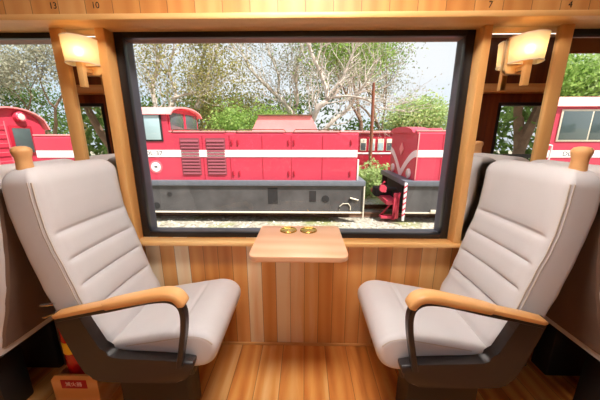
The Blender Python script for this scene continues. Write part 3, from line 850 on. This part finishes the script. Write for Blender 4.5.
# -- coach behind
K = thing('passenger_coach', 'dark red coach with white topped windows behind the locomotive gap', 'coach', (3.6, 13.2, ZG))
m = MB(); m.box(1.2, 9.0, 12.2, 14.2, -.55, 1.30, .03); obj('coach_body', m, M['reddk'], K)
m = MB(); m.box(1.15, 9.05, 12.1, 14.3, 1.30, 1.42, .05); obj('coach_roof', m, M['redroof'], K)
m = MB(); m.box(1.2, 9.0, 12.17, 12.195, .30, .38); obj('stripe', m, M['white'], K, smooth=False)
for k in range(17):
    x = 1.45+k*.43
    m = MB(); m.box(x, x+.30, 12.17, 12.195, .46, 1.04, .01); w = obj('window', m, M['cream'], K)
    m = MB(); m.box(x+.03, x+.27, 12.16, 12.169, .49, .84); obj('pane', m, M['pane'] if k % 3 else M['panedk'], w, smooth=False)
m = MB(); m.box(1.3, 8.9, 12.5, 13.9, -.95, -.55); obj('coach_chassis', m, M['udark'], K)
for x in (2.0, 3.2, 6.6, 7.8):
    m = MB(); m.lathe([(0, -.05), (.3, -.05), (.3, .05), (.33, .06), (0, .07)], (x, 12.6, ZG+.33), 20, 'y'); obj('wheel', m, M['udark'], K)

# -- pole
m = MB(); m.tube([(2.86, 10.4, ZG), (2.84, 10.4, 1.0), (2.80, 10.4, 3.3)], [.08, .07, .055], 10); o = obj('pole', m, M['pole']); tag(o, 'thin brown wooden pole behind the gap between locomotives', 'pole')

# -- trees
def leaves(rng, pts, n, spread, size):
    qs = []
    for k in range(n):
        c = Vector(rng.choice(pts))
        p = c+Vector((rng.gauss(0, spread), rng.gauss(0, spread), rng.gauss(0, spread*.8)))
        if p.z < ZG+.05: continue
        a = Vector((rng.gauss(0, 1), rng.gauss(0, 1), rng.gauss(0, 1))).normalized()
        b = a.cross(Vector((rng.gauss(0, 1), rng.gauss(0, 1), rng.gauss(0, 1)))).normalized()
        s = size*rng.uniform(.6, 1.3)
        qs.append([tuple(p-a*s), tuple(p+b*s*.5), tuple(p+a*s), tuple(p-b*s*.5)])
    return qs
def grow(rng, mb, p, d, ln, r, lev, maxlev, tips, bend=.22, up=.10, kids=(2, 3), spread=.75):
    pts = [p.copy()]; rad = [r]; dd = d.copy()
    for k in range(4):
        dd = (dd+Vector((rng.uniform(-bend, bend), rng.uniform(-bend, bend), rng.uniform(-bend, bend)+up))).normalized()
        pts.append(pts[-1]+dd*ln/4); rad.append(r*(1-.11*(k+1)))
    mb.tube(pts, rad, 7 if lev < 2 else 4)
    if lev >= max(2, maxlev-1):
        tips += [tuple(q) for q in pts[1:]]
    if lev < maxlev:
        for k in range(rng.randint(*kids)):
            s = pts[-1] if k < 2 else pts[rng.randint(2, 3)]
            ax = Vector((rng.gauss(0, 1), rng.gauss(0, 1), rng.gauss(0, .5))).normalized()
            nd = (dd+ax*spread).normalized()
            grow(rng, mb, s, nd, ln*rng.uniform(.62, .85), r*.56*rng.uniform(.8, 1.1), lev+1, maxlev, tips, bend, up, kids, spread)
def tree(label, x, y, trunk, r, maxlev, nleaf, lspread, lsize, leaf, bark, seed, first=(0, 0, 1), kids=(2, 3), spread=.75, up=.1, bend=.22, name='tree', limbs=None, zb=ZG):
    rg = random.Random(seed)
    t = thing(name, label, 'tree', (x, y, zb), 'trees outside')
    mb = MB(); tips = []
    if limbs:
        base = Vector((x, y, zb)); fork = Vector((x, y, zb))+Vector(first).normalized()*trunk
        mb.tube([base, base.lerp(fork, .5), fork], [r*1.25, r*1.05, r*.9], 9)
        for (dx, dy, dz, ln, rr) in limbs:
            grow(rg, mb, fork.copy(), Vector((dx, dy, dz)).normalized(), ln, rr, 1, maxlev, tips, bend, up, kids, spread)
    else:
        grow(rg, mb, Vector((x, y, zb)), Vector(first).normalized(), trunk, r, 0, maxlev, tips, bend, up, kids, spread)
    mb.recalc = False
    obj('trunk', mb, bark, t)
    if nleaf:
        q = MB(); q.quadcloud(leaves(rg, tips, nleaf, lspread, lsize)); obj('foliage', q, leaf, t, smooth=False)
    return t
def bare_tree(label, x, y, paths, leaf, bark, nleaf, lsp, lsz, seed, twig=(1.0, 3)):
    rg = random.Random(seed)
    t = thing('tree', label, 'tree', (x, y, ZG), 'trees outside')
    mb = MB(); tips = []
    for (pts, r0, r1) in paths:
        ys = [0.0]
        for k in pts[1:]: ys.append(ys[-1]+rg.uniform(-.3, .3))
        P = catmull([(px, y+dy, pz) for (px, pz), dy in zip(pts, ys)], 5)
        n = len(P); mb.tube(P, [r0+(r1-r0)*k/(n-1) for k in range(n)], 8)
        for k in range(3, n):
            if P[k][2] < 1.5 or (k % 2 and k < n-1): continue
            d = (Vector(P[k])-Vector(P[k-1])).normalized()
            for q in range(2 if k < n-1 else 3):
                ax = Vector((rg.gauss(0, 1), rg.gauss(0, .8), rg.gauss(.3, .7))).normalized()
                grow(rg, mb, Vector(P[k]), (d+ax*.8).normalized(), twig[0]*rg.uniform(.6, 1.2), max(r1*.6, .02), 2, 2+twig[1]-1, tips, .25, .05, (2, 3), .7)
    mb.recalc = False
    obj('trunk', mb, bark, t)
    q = MB(); q.quadcloud(leaves(rg, tips, nleaf, lsp, lsz)); obj('foliage', q, leaf, t, smooth=False)
    return t
bare_tree('pale slender tree with olive leaves behind the locomotive cab', -7.6, 12.6,
    [([(-7.6, ZG), (-7.7, 1.0), (-7.5, 2.4), (-7.65, 3.6), (-7.2, 4.8), (-7.5, 5.8)], .16, .06),
     ([(-7.5, 1.6), (-6.9, 2.4), (-6.5, 3.2), (-6.7, 4.2), (-6.2, 5.2)], .10, .05),
     ([(-6.6, 3.0), (-5.8, 3.2), (-5.0, 3.3), (-4.4, 3.7)], .07, .04)], M['leafA'], M['barkp'], 5200, .28, .065, 11)
bare_tree('pale leaning tree just right of the locomotive cab roof', -5.6, 13.6,
    [([(-6.4, ZG), (-6.3, 1.2), (-6.0, 2.4), (-5.6, 3.4), (-5.6, 4.6), (-5.2, 5.8)], .15, .05),
     ([(-5.9, 2.6), (-5.2, 3.8), (-4.6, 5.0), (-4.4, 6.0)], .09, .04)], M['leafA'], M['barkp'], 6000, .32, .07, 23)
tree('bushy olive green tree above the louvres', -4.1, 15.0, 1.5, .16, 4, 11000, .6, .07, M['leafA'], M['barkd'], 31)
tree('low fresh green tree behind the louvred hood', -2.6, 11.2, 1.2, .10, 4, 8000, .35, .065, M['leafB'], M['barkd'], 37)
bare_tree('grey twiggy tree between the olive tree and the forked bare tree', -.5, 13.8,
    [([(-.3, ZG), (-.35, .8), (-.6, 1.9), (-.95, 2.7), (-1.9, 3.6), (-2.8, 4.5), (-3.3, 5.4)], .17, .05),
     ([(-.7, 2.2), (-.4, 3.0), (-.5, 4.2), (-.2, 5.4)], .09, .04),
     ([(-1.5, 3.2), (-1.4, 4.2), (-1.9, 5.4)], .07, .04)], M['leafG'], M['barkp'], 5500, .4, .055, 41, (1.2, 3))
bare_tree('large forked bare tree rising behind the radiator box', .35, 11.4,
    [([(.3, ZG), (.3, .3), (.25, 1.5), (.55, 2.35), (.95, 2.75), (.75, 3.6), (.3, 4.5), (-.15, 5.6)], .17, .055),
     ([(.3, .9), (.8, 1.35), (1.35, 1.9), (1.95, 2.4), (2.35, 3.0), (2.7, 3.5)], .11, .05),
     ([(.9, 2.7), (1.4, 3.1), (1.75, 3.9), (2.1, 4.8)], .085, .04),
     ([(1.2, 2.85), (1.9, 2.9), (2.7, 2.7), (3.3, 2.3)], .06, .03)], M['leafG'], M['barkp'], 2600, .35, .05, 57, (1.0, 3))
tree('tall fresh green tree behind the thin pole', 3.7, 16.2, 3.2, .20, 4, 15000, .8, .085, M['leafB'], M['barkd'], 63)
tree('tall grey green tree right of the thin pole', 6.0, 18.5, 3.4, .20, 5, 9000, .6, .09, M['leafG'], M['barkd'], 67)
tree('round pale green tree above the chevron locomotive', 7.6, 16.8, 1.5, .18, 4, 14000, .55, .10, M['leafC'], M['barkp'], 71)
tree('dense grey twiggy tree over the left edge locomotive', -13.0, 13, 2.2, .18, 5, 6500, .45, .07, M['leafG'], M['barkd'], 83, kids=(2, 3))
tree('twiggy tree with green lower leaves at the left picture edge', -16.5, 14, 2.2, .18, 5, 6500, .5, .08, M['leafD'], M['barkd'], 89)
tree('grey twiggy tree filling the right half of the left window', -10.0, 14, 2.6, .18, 5, 6500, .45, .07, M['leafG'], M['barkp'], 97)
tree('leafy green tree above the cream window of the right locomotive', 14.5, 14.5, 2.2, .22, 4, 16000, .75, .12, M['leafC'], M['barkd'], 101)
tree('leafy tree half hidden behind the right wooden post', 11.0, 15, 2.2, .22, 4, 11000, .7, .12, M['leafB'], M['barkd'], 103)
# low dense greenery far behind, countless
rg = random.Random(5); pts = []
for k in range(420):
    x = rg.uniform(-34, 34); pts.append((x, rg.uniform(21, 25), ZG+rg.uniform(0, (5.6 if -20 < x < 3 else 3.0)+.8*sin(x*.5))))
q = MB(); q.quadcloud(leaves(rg, pts, 42000, .65, .17)); o = obj('tree_thicket', q, M['leafD'], smooth=False); tag(o, 'dark green thicket low behind all the trees', 'greenery', kind='stuff')
# bush in the gap
t = thing('bush', 'bright green bush in the gap between two locomotives', 'bush', (2.45, 9.0, ZG))
rg = random.Random(9); pts = [(2.45+rg.gauss(0, .40), 9.0+rg.gauss(0, .3), ZG+abs(rg.gauss(.55, .28))) for k in range(80)]
q = MB(); q.quadcloud(leaves(rg, pts, 3800, .12, .07)); obj('foliage', q, M['leafC'], t, smooth=False)
m = MB()
for k in range(7): m.tube([(2.45+.1*cos(k), 9.0+.1*sin(k), ZG), (2.45+.4*cos(k), 9.0+.35*sin(k), ZG+.9)], [.02, .008], 5)
obj('stem', m, M['barkd'], t)

# other side of the line (seen in the mirrors)
def opptree(label, x, y, seed, leaf, bark, nleaf, limbs, first=(0, 0, 1)):
    return tree(label, x, y, 2.0, .13, 3, nleaf, .55, .12, leaf, bark, seed, first=first, limbs=limbs)
opptree('thick forked tree trunk reflected in the right mirror', 4.95, -5.2, 15, M['leafD'], M['barkd'], 5500, [(-.3, 0, 1, 1.9, .12), (.45, .1, 1, 1.9, .12)], (.05, 0, 1))
opptree('crooked branching tree reflected in the left mirror', -4.8, -5.4, 19, M['leafA'], M['barkd'], 4500, [(-.5, 0, .8, 1.8, .10), (.5, .1, .8, 1.9, .10), (.1, 0, 1, 1.6, .08)])
rg = random.Random(15); pts = []
for k in range(300): pts.append((rg.uniform(-22, 22), rg.uniform(-13, -10), ZG+rg.uniform(0, 3.6)))
q = MB(); q.quadcloud(leaves(rg, pts, 16000, .5, .2)); o = obj('hedge', q, M['leafD'], smooth=False); tag(o, 'dark hedge reflected in the mirrors', 'greenery', kind='stuff')
t = thing('fence', 'dark iron railing reflected in the right mirror', 'fence', (4.8, -4.6, ZG))
m = MB()
for k in range(34): m.tube([(3.2+k*.1, -4.6, ZG), (3.2+k*.1, -4.6, .84)], .016, 5)
obj('bars', m, M['iron'], t)
m = MB(); m.box(3.1, 6.6, -4.62, -4.58, .76, .84); m.box(3.1, 6.6, -4.62, -4.58, -.9, -.86); obj('rails', m, M['iron'], t)

# ------------------------------------------------------------------ daylight
w = bpy.data.worlds.new('sky'); SC.world = w; w.use_nodes = True; nt = w.node_tree; nt.nodes.clear()
out = nt.nodes.new('ShaderNodeOutputWorld'); bg = nt.nodes.new('ShaderNodeBackground')
tc = nt.nodes.new('ShaderNodeTexCoord')
n = N(nt, 'ShaderNodeTexNoise'); n.inputs['Scale'].default_value = 1.6; n.inputs['Detail'].default_value = 4
nt.links.new(tc.outputs['Generated'], n.inputs['Vector'])
rp = ramp(nt, [(0.38, (0.70, 0.86, 1.0, 1)), (0.58, (0.96, 0.98, 1.0, 1))]); nt.links.new(n.outputs['Fac'], rp.inputs[0])
nt.links.new(rp.outputs[0], bg.inputs[0]); bg.inputs[1].default_value = 0.57
nt.links.new(bg.outputs[0], out.inputs[0])
sun = bpy.data.lights.new('sun', 'SUN'); sun.energy = 4.5; sun.angle = R(1.0); sun.color = (1.0, 0.95, 0.87)
so = bpy.data.objects.new('sun', sun); COL.objects.link(so)
sd = Vector((0.62, -0.50, 1.05)).normalized()   # towards the sun
so.rotation_euler = sd.to_track_quat('Z', 'Y').to_euler(); so.location = (8, -8, 12)

# ------------------------------------------------------------------ view
SC.view_settings.view_transform = 'Standard'; SC.view_settings.look = 'None'
SC.view_settings.exposure = 0.90; SC.view_settings.gamma = 1.0; SC.view_settings.use_curve_mapping = False
SC.cycles.use_denoising = True
SC.cycles.max_bounces = 10; SC.cycles.transparent_max_bounces = 16
SC.cycles.sample_clamp_indirect = 4.0; SC.cycles.caustics_reflective = False; SC.cycles.caustics_refractive = False
